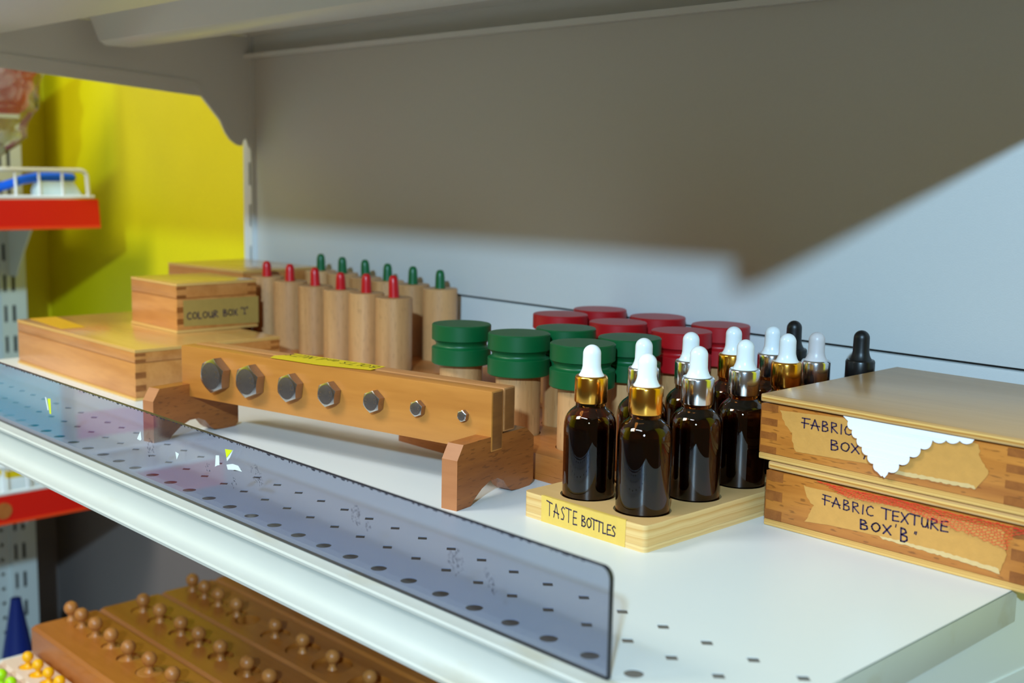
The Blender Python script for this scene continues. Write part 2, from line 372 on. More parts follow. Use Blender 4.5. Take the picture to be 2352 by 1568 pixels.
# ---------------------------------------------------------------- the room
structure(MB().box((-1.46, .475, -.95), (1.6, .55, 1.7)).build('wall_back', 'yellow_wall'))
structure(MB().box((-1.55, -2.6, -.95), (-1.46, .55, 1.7)).build('wall_left', 'yellow_wall'))
structure(MB().box((-1.55, -2.6, -1.0), (1.6, .55, -.95)).build('floor', 'floor'))
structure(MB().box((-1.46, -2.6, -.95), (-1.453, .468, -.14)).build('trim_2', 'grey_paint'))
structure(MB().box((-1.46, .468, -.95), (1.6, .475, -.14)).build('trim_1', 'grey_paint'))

# ---------------------------------------------------------------- the white shelving unit
XL, XR, YB, YF = -.690, .336, .410, -.012
LIP = [(YF, 0), (-.0225, 0), (-.0236, -.0008), (-.0233, -.0024), (-.0206, -.0032), (-.0200, -.0060), (-.0200, -.0110), (-.0206, -.0155), (-.0220, -.0188), (-.0243, -.0206), (-.0275, -.0213), (-.0308, -.0216), (-.0318, -.0226), (-.0315, -.0245), (-.029, -.0252)]
def deck_bm(perforated):
    mb = MB()
    if not perforated:
        mb.box((XL, YF, -.0009), (XR, YB-.001, 0)); return mb
    holes = {}
    for j, y in enumerate((0, .025, .05)):
        for i in range(-27, 14):
            x = i*.025
            if XL+.008 < x < XR-.006 and not (j == 0 and x > .30): holes[(i, j)] = (circle(x, y, .0043, 20) if j == 0 else [(x-.0038, y), (x, y-.0034), (x+.0038, y), (x, y+.0034)])
    mb.box((XL, .0625, -.0009), (XR, YB-.001, 0))
    for j, (y0, y1) in enumerate(((YF, .0125), (.0125, .0375), (.0375, .0625))):
        for i in range(-28, 14):
            x0, x1 = max(XL, (i-.5)*.025), min(XR, (i+.5)*.025)
            if x1-x0 < 1e-5: continue
            mb.prism([(x0, y0), (x1, y0), (x1, y1), (x0, y1)], XY, -.0003, 0, holes=[holes[(i, j)]] if (i, j) in holes else [])
    return mb
def make_shelf(label, loc, perforated, depth_front=0, channel=False):
    t = thing('metal_shelf', label, 'shelf', loc, 0, 'white metal shelves of the near unit')
    deck_bm(perforated).build('deck', 'white', t)
    MB().sweep(LIP, XL, XR).build('front_lip', 'dirty', t)
    for x, sx in ((XR, -1), (XL, 1)):
        MB().box((min(x, x+sx*.0009), -.020, -.0186), (max(x, x+sx*.0009), .2315, -.0002), bev=.0003).build('side_flange', 'dirty', t)
    MB().sweep([(YB-.0012, 0), (YB-.0014, -.012), (YB-.004, -.0125)], XL+.012, XR-.012).build('rear_flange', 'white', t)
    return t
make_shelf('white metal shelf holding the bottles, wooden boxes and acrylic strip', (0, 0, 0), True)
# upper shelf: two hat channels under it
t = thing('metal_shelf', 'white metal shelf overhead, seen from below', 'shelf', (0, 0, .360), 0, 'white metal shelves of the near unit')
MB().box((XL, YF, -.0009), (XR, YB-.001, 0)).build('deck', 'white', t)
MB().sweep(LIP, XL, XR).build('front_lip', 'white', t)
for ch, x0_, x1_ in (([(-.004, -.0012), (.002, -.002), (.014, -.0235), (.020, -.0252), (.106, -.0252), (.113, -.0238), (.121, -.002), (.127, -.0012)], XL+.004, XR-.004),
                     ([(.186, -.0012), (.192, -.002), (.202, -.026), (.209, -.0300), (.238, -.0300), (.244, -.027), (.252, -.002), (.260, -.0012)], XL+.042, XR-.042)):
    MB().sweep(ch, x0_, x1_).build('stiffening_channel', 'white', t)
MB().sweep([(YB-.0012, 0), (YB-.0014, -.026), (YB-.012, -.0265), (YB-.013, -.022)], XL+.004, XR-.004).build('rear_flange', 'white', t)
MB().box((XR-.0009, -.020, -.0186), (XR, YB-.005, -.0002)).build('side_flange', 'white', t)
make_shelf('white metal shelf below, carrying the knobbed cylinder blocks', (0, 0, -.330), False)
# brackets under the shelves
BR = [(.106, -.0003), (.106, -.0400), (.130, -.0485), (.339, -.0732), (.347, -.0748), (.3525, -.0785), (.357, -.084), (.361, -.092), (.366, -.104), (.371, -.114), (.377, -.1215), (.384, -.1265), (.3905, -.1285), (.3935, -.1280), (.3950, -.122), (.3975, -.1195), (.3995, -.121), (.4015, -.128), (.404, -.132), (.409, -.131), (.409, -.0003)]
def bracket(label, x, z, y_off=0, k=1):
    t = thing('shelf_bracket', label, 'bracket', (x, 0, z), 0, 'shelf brackets of the near unit')
    poly = [(p[0]-(y_off if i in (0, 1) else (y_off if i == 2 else 0)), p[1]) for i, p in enumerate(BR)]
    MB().prism(poly, YZ, -.0011, .0011).build('plate', 'white', t)
    y0 = .112-y_off
    MB().prism([(y0, -.034), (.335, -.056), (.375, -.105), (.378, -.112), (.372, -.108), (.330, -.0615), (y0, -.040)], YZ, -.0022, .0022).build('pressed_rib', 'white', t)
    return t
bracket('grey bracket under left end of overhead shelf, against yellow wall', XL+.004, .3590, .136)
bracket('bracket under right end of overhead shelf, outside the photo', XR-.003, .3590, .136)
bracket('bracket under the bottle shelf at its right corner', XR-.0035, -.001, .06)
bracket('bracket under left end of the bottle shelf', XL+.004, -.001, .06)
t = thing('light_block_carton', 'added brown carton above the frame, blocking light to the yellow wall', 'carton', (-.600, .002, .3605))  # unseen carton, added to keep stray light off the yellow wall
MB().box((0, 0, 0), (.32, .36, .26), bev=.003).build('carton_body', 'card', t)
MB().box((.125, -.0006, .0), (.175, .3606, .2606)).build('sealing_tape', 'oldtape', t)
# back panels
tag(MB().box((-.683, YB, .0845), (XR+.03, YB+.016, 1.0), bev=.0012).build('back_panel', 'panel'), 'large white back panel above the dark seam', 'panel', 'white back panels')
tag(MB().box((-.683, YB+.0005, -.93), (XR+.03, YB+.016, .0825), bev=.0012).build('back_panel', 'panel'), 'white back panel below the dark seam', 'panel', 'white back panels')
tag(MB().box((-.683, YB+.017, .06), (XR+.03, YB+.022, .11)).build('panel_rail', 'dark'), 'dark rail showing through the seam between white panels', 'rail')
# slotted upright at the left end
def upright(label, loc, rotz, slots_z, cols, width, depth, z0, z1, mat, group):
    """front face lies in the local xz plane at y=0, slots cut through it"""
    t = thing('slotted_upright', label, 'upright', loc, rotz, group)
    mb = MB(); zs = [z0]+[(a+b)/2 for a, b in zip(slots_z, slots_z[1:])]+[z1]
    for k, zc in enumerate(slots_z):
        hs = [[(cx-cw/2, zc-ch/2), (cx+cw/2, zc-ch/2), (cx+cw/2, zc+ch/2), (cx-cw/2, zc+ch/2)] for cx, cw, ch in cols]
        mb.prism([(0, zs[k]), (width, zs[k]), (width, zs[k+1]), (0, zs[k+1])], XZ, 0, .0018, holes=hs)
    mb.box((0, .0018, z0), (.0018, depth, z1)); mb.box((width-.0018, .0018, z0), (width, depth, z1)); mb.box((.0018, depth-.0018, z0), (width-.0018, depth, z1))
    mb.build('post', mat, t)
    MB().box((.0025, min(.004, depth*.6), z0+.002), (width-.0025, .005, z1-.002)).build('slot_shade_sheet', 'dark', t)  # dark sheet close behind the slots, painted as shade inside the post
    return t
upright('slotted white upright at left end of the white back panel', (-.7005, YB-.006, 0), 0, [.1475+.050*k for k in range(-21, 18)], [(.0138, .0042, .027)], .0175, .06, -.93, 1.0, 'white', 'slotted uprights')

# ---------------------------------------------------------------- acrylic strip in the shelf channel
t = thing('acrylic_divider', 'smoked clear acrylic strip standing along the shelf front edge', 'divider', (0, -.013, 0))
mb = MB(); x0, x1, h = -.672, .2725, .0480
mb.prism([(x0, .0004), (x1, .0004)]+arc(x1-.005, h-.005, .005, 0, 90, 6)+[(x0, h)], XZ, -.0014, .0014, mi=0, mi_side=1)
mb.build('sheet', ['acrylic', 'acryledge'], t)
F_ = lambda u, v, hh=0: (u, -.0016, v)
def flat(poly, name, mat, parent, mapf=F_):
    mb = MB(); tris = tessellate_polygon([[Vector((p[0], p[1], 0)) for p in poly]])
    V = [mb.bm.verts.new(mapf(*p)) for p in poly]
    for q in tris: mb.face([V[i] for i in q])
    return mb.build(name, mat, parent, smooth=False)
flat([(-.0288, .0420), (-.0204, .0430), (-.0240, .0380), (-.0274, .0351)], 'sticker_scrap', 'scrap', t)['label'] = 'white torn sticker scrap'
flat([(-.0290, .0422), (-.0206, .0431), (-.0275, .0372)], 'sticker_scrap', 'scrapy', t, lambda u, v: (u, -.0018, v))['label'] = 'fluorescent yellow sticker corner'
flat([(-.0402, .0363), (-.0364, .0370), (-.0360, .0312), (-.0385, .0305), (-.0413, .0292)], 'sticker_scrap', 'scrap', t)['label'] = 'white sticker scrap'
flat([(-.0280, .0330), (-.0210, .0348), (-.0148, .0349), (-.0107, .0321), (-.0180, .0318), (-.0266, .0303)], 'sticker_scrap', 'scrap', t)['label'] = 'white ragged sticker scrap'
flat([(-.0900, .0293), (-.0852, .0288), (-.0883, .0245)], 'sticker_scrap', 'scrap', t)['label'] = 'small white sticker scrap'
flat([(-.1416, .0283), (-.1365, .0343), (-.1352, .0289), (-.1372, .0279)], 'sticker_scrap', 'scrap', t)['label'] = 'small white sticker scrap'
flat([(-.2846, .0334), (-.2790, .0342), (-.2788, .0226), (-.2815, .0224)], 'sticker_scrap', 'scrapy', t)['label'] = 'narrow fluorescent yellow sticker scrap'
flat([(-.2890, .0340), (-.2866, .0338), (-.2830, .0250), (-.2850, .0245)], 'sticker_scrap', 'scrap', t)['label'] = 'narrow white sticker scrap'
rn = random.Random(3)
for cx, cz, n, sp in ((-.124, .0262, 46, .0052), (.003, .0350, 30, .0048), (.0094, .0322, 16, .003), (-.0201, .024, 16, .0028), (-.0502, .0275, 14, .003), (.0996, .0320, 50, .0044), (.110, .0285, 12, .002), (.1772, .0276, 60, .0056), (.203, .0224, 24, .0032), (.199, .0272, 10, .0018)):
    mb = MB()
    for k in range(n):
        a = rn.uniform(0, 6.28); rr = sp*math.sqrt(rn.random()); px, pz = cx+rr*math.cos(a), cz+rr*1.2*math.sin(a)
        if pz < .004 or pz > .0465: continue
        L_ = rn.uniform(.0004, .0022); w_ = rn.uniform(.00012, .0003); an = rn.uniform(-.9, -.1)-.6
        d = (math.cos(an)*L_, math.sin(an)*L_); nn = (-math.sin(an)*w_, math.cos(an)*w_)
        mb.face([mb.bm.verts.new(F_(*p)) for p in ((px, pz), (px+d[0]*.5+nn[0], pz+d[1]*.5+nn[1]), (px+d[0], pz+d[1]), (px+d[0]*.5-nn[0], pz+d[1]*.5-nn[1]))])
    mb.build('grime_smudge', 'smudge', t, smooth=False)['label'] = 'grey rubbed grime mark'
mb = MB(); x = x0
while x < .262:
    L_ = rn.uniform(.0008, .005); w_ = rn.uniform(.0003, .0009)*(1.0 if x < .1 else .7)
    mb.face([mb.bm.verts.new(F_(*p)) for p in ((x, h), (x+L_, h), (x+L_*.8, h-w_), (x+L_*.55, h-w_*rn.uniform(.6, 1.6)), (x+L_*.2, h-w_*.8))])
    x += L_+rn.uniform(.0002, .004)
mb.build('edge_chips', 'acryledge', t, smooth=False)['label'] = 'dark ragged cut edge'

# ---------------------------------------------------------------- bolt rack
RA = math.radians(11.2); RO = Vector((.0473, .0998, 0))
rack = thing('bolt_rack', 'long maple board on two footed ends holding seven hex bolts', 'rack', RO, RA)
FT = [(0, 0), (.0138, 0)]+[(.0172, .0032), (.0254, .0088), (.0340, .0122), (.0425, .0124), (.0490, .0095), (.0540, .0040), (.0580, .0012), (.0670, 0), (.0790, 0), (.0830, .0030), (.0830, .0330), (.0735, .0405), (.0060, .0405), (0, .0315)]
for ux in (0, -.2870):
    mb = MB(); mb.prism(FT, YZ, ux-.0120, ux, mi=0)
    es = [e for e in mb.bm.edges if e.calc_face_angle(0) > .5]
    bmesh.ops.bevel(mb.bm, geom=es, offset=.0007, segments=2, affect='EDGES', clamp_overlap=True)
    for f in mb.bm.faces:
        c = f.calc_center_median(); n_ = f.normal
        if abs(n_.x) < .3 and c.y < .008 and f.calc_area() > 4e-5: f.material_index = 1
    mb.build('foot', ['foot', 'footend'], rack)
MB().box((-.2960, .0343, .0305), (.0004, .0470, .0698), bev=.0012, faces={'+x': 1, '-x': 1}).build('front_board', ['maple', 'mapleend'], rack)
MB().box((-.2945, .0476, .0415), (.0004, .0600, .0702), bev=.0012, faces={'+x': 1, '-x': 1}).build('rear_board', ['rear', 'mapleend'], rack)
tp = MB(); tp.prism([(-.2030, .0428), (-.1940, .0560), (-.2005, .0600), (-.1300, .0605), (-.1105, .0598), (-.1085, .0425), (-.1500, .0345), (-.1980, .0345)], XY, .07025, .07040)
tape = tp.build('tape', 'ytape_bright', rack); tape['label'] = 'yellow tape label lettered in pen'
mb = MB(); wl = mb.strokes('BOLTS and NUTS', lambda u, v: (-.1125-u, .0575-v, .07050), .0088, .0007, space=.16)
mb.build('lettering', 'blackink', tape, smooth=False)
BZ = .0517
bolts = [(-.2526, .0133, 'largest hex bolt head, at left end of the maple board', .0082), (-.2152, .0124, 'second hex bolt head from the left on the maple board', .0080), (-.1743, .0104, 'third hex bolt head from the left on the maple board', .0072),
         (-.1367, .0090, 'middle hex bolt head of seven, below the yellow tape', .0066), (-.0960, .0078, 'third hex bolt head from the right on the maple board', .0058), (-.0582, .0055, 'second smallest hex bolt head, beside the smallest', .0042), (-.0210, .0039, 'smallest hex bolt head, at right end of the maple board', .0032)]
for (u, r, lab, th) in bolts:
    loc = RO+Vector((u*math.cos(RA)-.0340*math.sin(RA), u*math.sin(RA)+.0340*math.cos(RA), BZ))
    o = thing('hex_bolt', lab, 'bolt', loc, RA, 'hex bolts in the maple board')
    mb = MB(); n = 48; ph = .38
    def hexr(a, rr):
        a6 = ((a-ph) % (math.pi/3))-math.pi/6; return rr*math.cos(math.pi/6)/math.cos(a6)
    rc = r*.81
    rings = []
    for (kind, y) in (('h', 0), ('c', -th), ('f', -th-.0002), ('z', -th-.0002)):
        ring = []
        for i in range(n):
            a = 2*math.pi*i/n+ph
            hr = hexr(a, r); rr = hr if kind != 'f' else rc*.94
            yy = y
            if kind == 'c': yy = -th+max(0, (hr-rc))*.5
            if kind == 'z': rr = 0
            ring.append((rr, a, yy))
        rings.append(ring)
    V = [[mb.bm.verts.new((q[0]*math.cos(q[1]), q[2], q[0]*math.sin(q[1]))) for q in ring] for ring in rings[:3]]
    for k, mi in ((0, 1), (1, 0)):
        for i in range(n): mb.face([V[k][i], V[k][(i+1) % n], V[k+1][(i+1) % n], V[k+1][i]], mi)
    mb.face(V[2], 2)
    mb.tube([(0, .0004, 0), (0, .018, 0)], r*.5, 16, 1)
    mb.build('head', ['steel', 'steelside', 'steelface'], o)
    mk = MB(); sz = r*.24
    for text, rot in (('A2-', .5), ('70', 3.4)):
        for k, chh in enumerate(text):
            an = rot-k*.55; cx, cz = math.cos(an)*rc*.66, math.sin(an)*rc*.66
            mk.strokes(chh, lambda p, q, cx=cx, cz=cz, an=an: (cx+(p-sz*.3)*math.sin(an)+(q-sz*.5)*math.cos(an), -th-.00035, cz-(p-sz*.3)*math.cos(an)+(q-sz*.5)*math.sin(an)), sz, sz*.10)
    mk.build('stamped_marking', 'steelside', o, smooth=False)['label'] = 'stamped grade marking'

# ---------------------------------------------------------------- taste bottles
def rounded(rx0, rx1, ry0, ry1, r=.004):
    return arc(rx1-r, ry0+r, r, -90, 0, 4)+arc(rx1-r, ry1-r, r, 0, 90, 4)+arc(rx0+r, ry1-r, r, 90, 180, 4)+arc(rx0+r, ry0+r, r, 180, 270, 4)
tray = thing('bottle_tray', 'plywood tray with round holes, labelled for taste bottles', 'tray', (.0798, .1255, 0))
BX, BY = (.0300, .0725), (.0245, .0720, .1190, .1655)
hs = [circle(x, y, .0168, 40) for x in BX for y in BY]
mb = MB(); mb.prism(rounded(0, .0956, 0, .1905, .003), XY, .0035, .0155, mi=0, mi_side=1, holes=hs)
mb.prism(rounded(0, .0956, 0, .1905, .003), XY, 0, .0034, mi=0, mi_side=1)
mb.build('board', ['traytop', 'trayedge'], tray)
lb = MB()
lb.prism([(.0152, -.0006), (.0812, 0), (.0815, .0157), (.0480, .0152), (.0150, .0161)], XZ, -.00025, -.0001)
lb.prism([(.0150, -.0002), (.0815, -.0002), (.0810, .0016), (.0152, .0020)], XY, .0156, .0158)
lab = lb.build('label_tape', 'ytape', tray); lab['label'] = 'yellow masking tape label across tray front'
mb = MB(); mb.strokes('TASTE', lambda u, v: (.0205+u, -.0004, .0052-u*.04+v), .0080, .0008, fit=.0238); mb.strokes('BOTTLES', lambda u, v: (.0480+u, -.0004, .0050-u*.03+v), .0060, .0008, fit=.0262, space=.14)
mb.build('lettering', 'ink', lab, smooth=False)
def bottle(label, loc, collar, rubber, h=.1028, group='brown dropper bottles'):
    t = thing('dropper_bottle', label, 'bottle', loc, 0, group)
    outer = [(0, .0012), (.0100, .0006), (.0135, 0), (.0152, .0012), (.0157, .0035), (.0157, .0535), (.0155, .0562), (.0149, .0588), (.0138, .0611), (.0122, .0631), (.0106, .0644), (.0096, .0652), (.0090, .0660), (.0090, .0690)]
    inner = [(.0074, .0690), (.0076, .0662), (.0096, .0632), (.0116, .0614), (.0132, .0584), (.0140, .0545), (.0142, .0520), (.0142, .0050), (.0130, .0032), (0, .0028)]
    MB().lathe(outer+inner, 48).build('glass', 'amber', t)
    MB().lathe([(0, .0030), (.0128, .0034), (.01405, .0052), (.01405, .0520), (.0136, .0545), (.0122, .0556), (0, .0554)], 40).build('liquid', 'liquid', t)
    MB().lathe([(.0078, .0686), (.0096, .0686), (.00985, .0692), (.00985, .0830), (.0094, .0841), (.0089, .0845), (.0066, .0845)], 48).build('collar', collar, t)
    d = h-.1028
    MB().lathe([(.0078, .0843), (.0074, .0849), (.0066, .0862), (.0059, .0880), (.0055, .0900), (.0054, .0960+d)]+[(.0054*math.cos(a), .0974+d+.0054*math.sin(a)) for a in [k*math.pi/16 for k in range(0, 9)]], 32).build('rubber_bulb', rubber, t)
    return t
bz = .0036
bottle('gold-collared dropper bottle at front left corner of the tray', (.1098, .1500, bz), 'gold', 'rubber_white')
bottle('gold-collared dropper bottle nearest the camera, at tray front right', (.1523, .1500, bz), 'gold', 'rubber_white')
bottle('silver-collared dropper bottle behind the nearest gold-collared one, half hidden', (.1098, .1975, bz), 'silver', 'rubber_white')
bottle('silver-collared dropper bottle, fully visible, second in the right row', (.1523, .1975, bz), 'silver', 'rubber_white')
bottle('silver-collared dropper bottle, third in the left row, before a red cap', (.1098, .2445, bz), 'silver', 'rubber_white')
bottle('silver-collared dropper bottle against the left side of the fabric box', (.1523, .2445, bz), 'silver', 'rubber_white')
bottle('gold-collared dropper bottle at back of the left row', (.1098, .2910, bz), 'gold', 'rubber_white')
bottle('gold-collared dropper bottle partly behind the fabric box lid', (.1523, .2910, bz), 'gold', 'rubber_white')
bottle('silver-collared dropper bottle with white bulb behind the tray, left of two', (.1115, .3345, 0), 'silver', 'rubber_white', .1035)
bottle('dark silver-collared dropper bottle with cloudy greyish bulb', (.1480, .3325, 0), 'silver', 'rubber_cloudy', .1035)
bottle('black-capped dropper bottle mostly hidden behind white bulbs', (.1070, .3680, 0), 'black', 'rubber_black', .1045)
bottle('black-capped dropper bottle standing alone above the fabric box lid', (.1655, .3600, 0), 'black', 'rubber_black', .1045)

# ---------------------------------------------------------------- fabric boxes
def finger_joint(mb, w, d, z0, z1, n, s_=.0115):
    dz = (z1-z0)/n
    for k in range(n):
        if k % 2 == 0:
            for x in ((0, s_), (w-s_, w)): mb.box((x[0]-.0001, -.00012, z0+k*dz), (x[1]+.0001, .0002, z0+(k+1)*dz), 1)
        else:
            for y in ((0, s_), (d-s_, d)):
                for x in (0, w): mb.box((x-.00012, y[0]-.0001, z0+k*dz), (x+.00012, y[1]+.0001, z0+(k+1)*dz), 1)
def fabric_box(label, loc, w, d, lid_dx, nj):
    t = thing('fabric_box', label, 'box', loc, 0, 'plywood-lidded fabric boxes')
    mb = MB(); mb.box((0, 0, .0040), (w, d, .0338), bev=.0008); finger_joint(mb, w, d, .0042, .0336, nj); mb.build('body', ['boxbody', 'joint'], t)
    mb = MB(); mb.box((-.0004, -.0004, 0), (w+.0004, d+.0004, .0040), bev=.0011); mb.build('bottom_panel', 'plyedge', t)
    mb = MB(); mb.box((lid_dx, -.0006, .0347), (w+lid_dx, d, .0394), bev=.0012, faces={'+z': 0, '-y': 1, '+y': 1, '-x': 1, '+x': 1})
    mb.build('lid', ['lidtop', 'plyedge'], t)
    mb = MB(); mb.box((.014, .014, .0338), (w-.014, d-.014, .0347)); mb.build('lid_rebate', 'boxbody', t)
    return t
YA = .2235
bB = fabric_box('lower fabric texture box of the stack, red net under its lid', (.1862, YA, 0), .160, .160, .0010, 5)
bA = fabric_box('upper fabric box of the stack, white cloth under its lid', (.1803, YA, .0397), .160, .160, -.0006, 7)
def torn(poly, seed, amp=.0007, step=.0016, sides=None):
    r_ = random.Random(seed); out = []
    for i, a in enumerate(poly):
        b = poly[(i+1) % len(poly)]; n = max(1, int(math.dist(a, b)/step)); am = amp if (sides is None or i in sides) else amp*.12
        for k in range(n):
            f = k/n; out.append((a[0]+(b[0]-a[0])*f+r_.uniform(-am, am), a[1]+(b[1]-a[1])*f+r_.uniform(-am, am)))
    return out
def front_label(parent, poly, ox, oz, seed, sides, strip):
    mb = MB(); p2 = torn([(x-ox, z-oz) for x, z in poly], seed, sides=sides)
    mb.prism(p2, XZ, -.00032, -.00014)
    o = mb.build('label_tape', 'ktape', parent); o['label'] = 'torn tan masking tape label'
    mb = MB(); mb.prism(torn([(x-ox, z-oz) for x, z in strip], seed+5, .00035), XZ, -.00040, -.00033)
    mb.build('torn_edge', 'ktorn', o)['label'] = 'paler torn tape edge'
    return o
la = front_label(bA, [(.1933, .0709), (.1965, .0645), (.2010, .0600), (.2056, .0482), (.2300, .0492), (.2563, .0502), (.2686, .0480), (.3140, .0490), (.3200, .0578), (.3150, .0650), (.3131, .0721), (.3100, .0728), (.2500, .0738)], .1803, .0397, 11, (0, 1, 2, 8, 9, 10), [(.2560, .0500), (.2690, .0497), (.3130, .0505), (.3142, .0486), (.2690, .0476), (.2580, .0478)])
mb = MB(); mb.strokes('FABRIC', lambda u, v: (.2095-.1803+u, -.00045, .0632-.0397+u*.03+v), .0056, .0007, space=.2, fit=.0310)
mb.strokes('BOX', lambda u, v: (.2282-.1803+u, -.00045, .0538-.0397+u*.04+v), .0055, .0007, space=.22, fit=.0180)
mb.strokes(',', lambda u, v: (.2492-.1803+u, -.00045, .0535-.0397+v), .0060, .0008)
mb.build('lettering', 'ink', la, smooth=False)
lbB = front_label(bB, [(.2115, .0291), (.2150, .0230), (.2193, .0192), (.2138, .0082), (.2300, .0098), (.2619, .0108), (.2982, .0096), (.3296, .0077), (.3325, .0213), (.3294, .0304), (.2700, .0298)], .1862, 0, 23, (0, 1, 2, 7, 8), [(.2619, .0112), (.2985, .0112), (.3290, .0098), (.3300, .0072), (.2990, .0088), (.2640, .0098)])
mb = MB(); mb.strokes('FABRIC', lambda u, v: (.2258-.1862+u, -.00045, .0210+v), .0056, .0007, space=.22, fit=.0312)
mb.strokes('TEXTURE', lambda u, v: (.2628-.1862+u, -.00045, .0212+u*.03+v), .0057, .0008, space=.2, fit=.0375)
mb.strokes('BOX', lambda u, v: (.2495-.1862+u, -.00045, .0124+u*.03+v), .0053, .0008, space=.3, fit=.0190)
mb.strokes("'", lambda u, v: (.2708-.1862+u, -.00045, .0135+v), .0056, .0007)
mb.strokes('B', lambda u, v: (.2738-.1862+u, -.00045, .0114+v), .0070, .0010)
mb.strokes('"', lambda u, v: (.2820-.1862+u, -.00045, .0125+v), .0056, .0007)
mb.build('lettering', 'ink', lbB, smooth=False)
# white scalloped cloth hanging out from under the upper lid
def scallop(a, b, n, r):
    out = []
    d = Vector((b[0]-a[0], b[1]-a[1])); nn = Vector((d.y, -d.x)).normalized()
    for k in range(n):
        for j in range(7):
            f = (k+j/7)/n; p = Vector(a)+d*f+nn*(-r*math.sin(math.pi*j/7)**.7); out.append((p.x, p.y))
    return out
pl = [(.3100, .0745)]+[(.2340, .0745)]+scallop((.2376, .0722), (.2600, .0478), 6, -.0016)+[(.2612, .0458), (.2620, .0463), (.2630, .0452), (.2645, .0474)]+scallop((.2650, .0490), (.2870, .0700), 4, -.0024)+scallop((.2875, .0702), (.3100, .0738), 3, -.0016)
def hang(u, v, h_):
    dz = .0745-v
    return (u, -.0009-.0024*math.sin(min(1, dz/.016)*math.pi/2)-.0012*math.sin((u-.235)*90)*min(1, dz/.006)-h_, v)
mb = MB(); mb.prism(pl, hang, 0, .0004)
bmesh.ops.subdivide_edges(mb.bm, edges=mb.bm.edges[:], cuts=1)
o = mb.build('cloth', 'cloth', None, (.0015, YA, 0), smooth=True); tag(o, 'white scalloped cloth corner hanging from under the upper box lid', 'cloth')
# red net fabric hanging out from under the lower lid
netpoly = [(.2205, .0342), (.3455, .0342), (.3455, .0320), (.3370, .0300), (.3335, .0206), (.3305, .0210), (.3265, .0222), (.2970, .0268), (.2700, .0300), (.2400, .0290), (.2350, .0305)]
def inside(p, poly):
    c = False
    for i in range(len(poly)):
        a, b = poly[i], poly[i-1]
        if (a[1] > p[1]) != (b[1] > p[1]) and p[0] < (b[0]-a[0])*(p[1]-a[1])/(b[1]-a[1])+a[0]: c = not c
    return c
mb = MB(); s_ = .00125
def npos(p):
    wob = .0005*math.sin(p[0]*700+p[1]*900)+.0003*math.sin(p[1]*2100+p[0]*400)
    k = min(1, max(.45, (p[0]-.25)/.07)); z = .0342-(.0342-p[1])*k
    return (p[0]+wob, -.0012-.0014*math.sin((p[0]-.22)*60)**2-(.0342-z)*.10, z+wob*.3)
def netin(p):
    q = npos(p); return inside((q[0], q[2]), netpoly)
for row in range(0, 26):
    for colm in range(0, 80):
        cx = .218+colm*s_*1.5; cz = .0345-(row+.5*(colm % 2))*s_*1.3
        hx = [(cx+s_*math.cos(k*math.pi/3), cz+s_*.75*math.sin(k*math.pi/3)) for k in range(6)]
        for k in (0, 1, 2):
            a, b = hx[k], hx[k+1]
            if netin(a) and netin(b): mb.tube([npos(a), npos(b)], .00013, 3, cap=False)
for k in range(40):
    a = (.2205+k*.0031, .0341); mb.tube([npos((a[0]+j*.0012, .0338-abs(math.sin(j+k))*.0008)) for j in range(5)], .00014, 3, cap=False)
o = mb.build('net_fabric', 'net', None, (0, YA, 0)); tag(o, 'red net fabric hanging from under the lower box lid', 'fabric')

# ---------------------------------------------------------------- sound cylinders
SX, SYG, SYR = (-.0950, -.0320, .0310), (.2270, .2760), (.3350, .3835)
def stand(label, x0, x1, y0, y1, h, holes, r, loc_z=0):
    t = thing('cylinder_stand', label, 'stand', (x0, y0, 0), 0, 'wooden stands for cylinders')
    mb = MB(); P0 = rounded(0, x1-x0, 0, y1-y0, .002)
    mb.prism(P0, XY, .005, h, holes=[circle(x-x0, y-y0, r, 36) for x, y in holes]); mb.prism(P0, XY, 0, .0049)
    mb.build('board', 'base', t); return t
stand('red-brown wooden stand under the green-capped cylinders', -.1270, .0630, .1910, .3035, .0182, [(x, y) for x in SX for y in SYG], .0172)
stand('red-brown wooden stand under the red-capped cylinders', -.1270, .0630, .3060, .4085, .0182, [(x, y) for x in SX for y in SYR], .0172)
def sound(label, loc, capm, cat='cylinder'):
    t = thing('capped_cylinder', label, cat, loc, 0, 'capped sound cylinders')
    MB().lathe([(0, 0), (.0158, 0), (.0164, .0006), (.0164, .0570), (0, .0570)], 44).build('body', 'beech', t)
    r = .0226
    prof = [(0, .0562), (r-.0009, .0562), (r, .0569), (r, .0683), (r-.0004, .0687)]
    prof += [(r-.0006-.0026*math.sin(math.pi*(k/10)**.75)**.8, .0688+.0058*k/10) for k in range(0, 10)]+[(r-.0008, .07455), (r-.0003, .0747), (r, .0750), (r, .0857), (r-.0007, .0864), (0, .0864)]
    MB().lathe(prof, 56).build('cap', capm, t); return t
ord3 = ('left', 'middle', 'right')
for i, x in enumerate(SX):
    sound('green-capped wooden cylinder, '+('leftmost', 'middle', 'rightmost')[i]+' of the front row', (x, SYG[0], .0052), 'capgreen')
for i in (1, 2):
    sound(('green-capped wooden cylinder in second row, behind the front middle one' if i == 1 else 'green-capped wooden cylinder in second row, beside a red cap and white bulb'), (SX[i], SYG[1], .0052), 'capgreen')
for j, y in enumerate(SYR):
    for i, x in enumerate(SX):
        sound('red-capped wooden cylinder, '+ord3[i]+' one of the '+('nearer red row' if j == 0 else 'rear red row by the panel'), (x, y, .0052+.0008*j), 'capred')

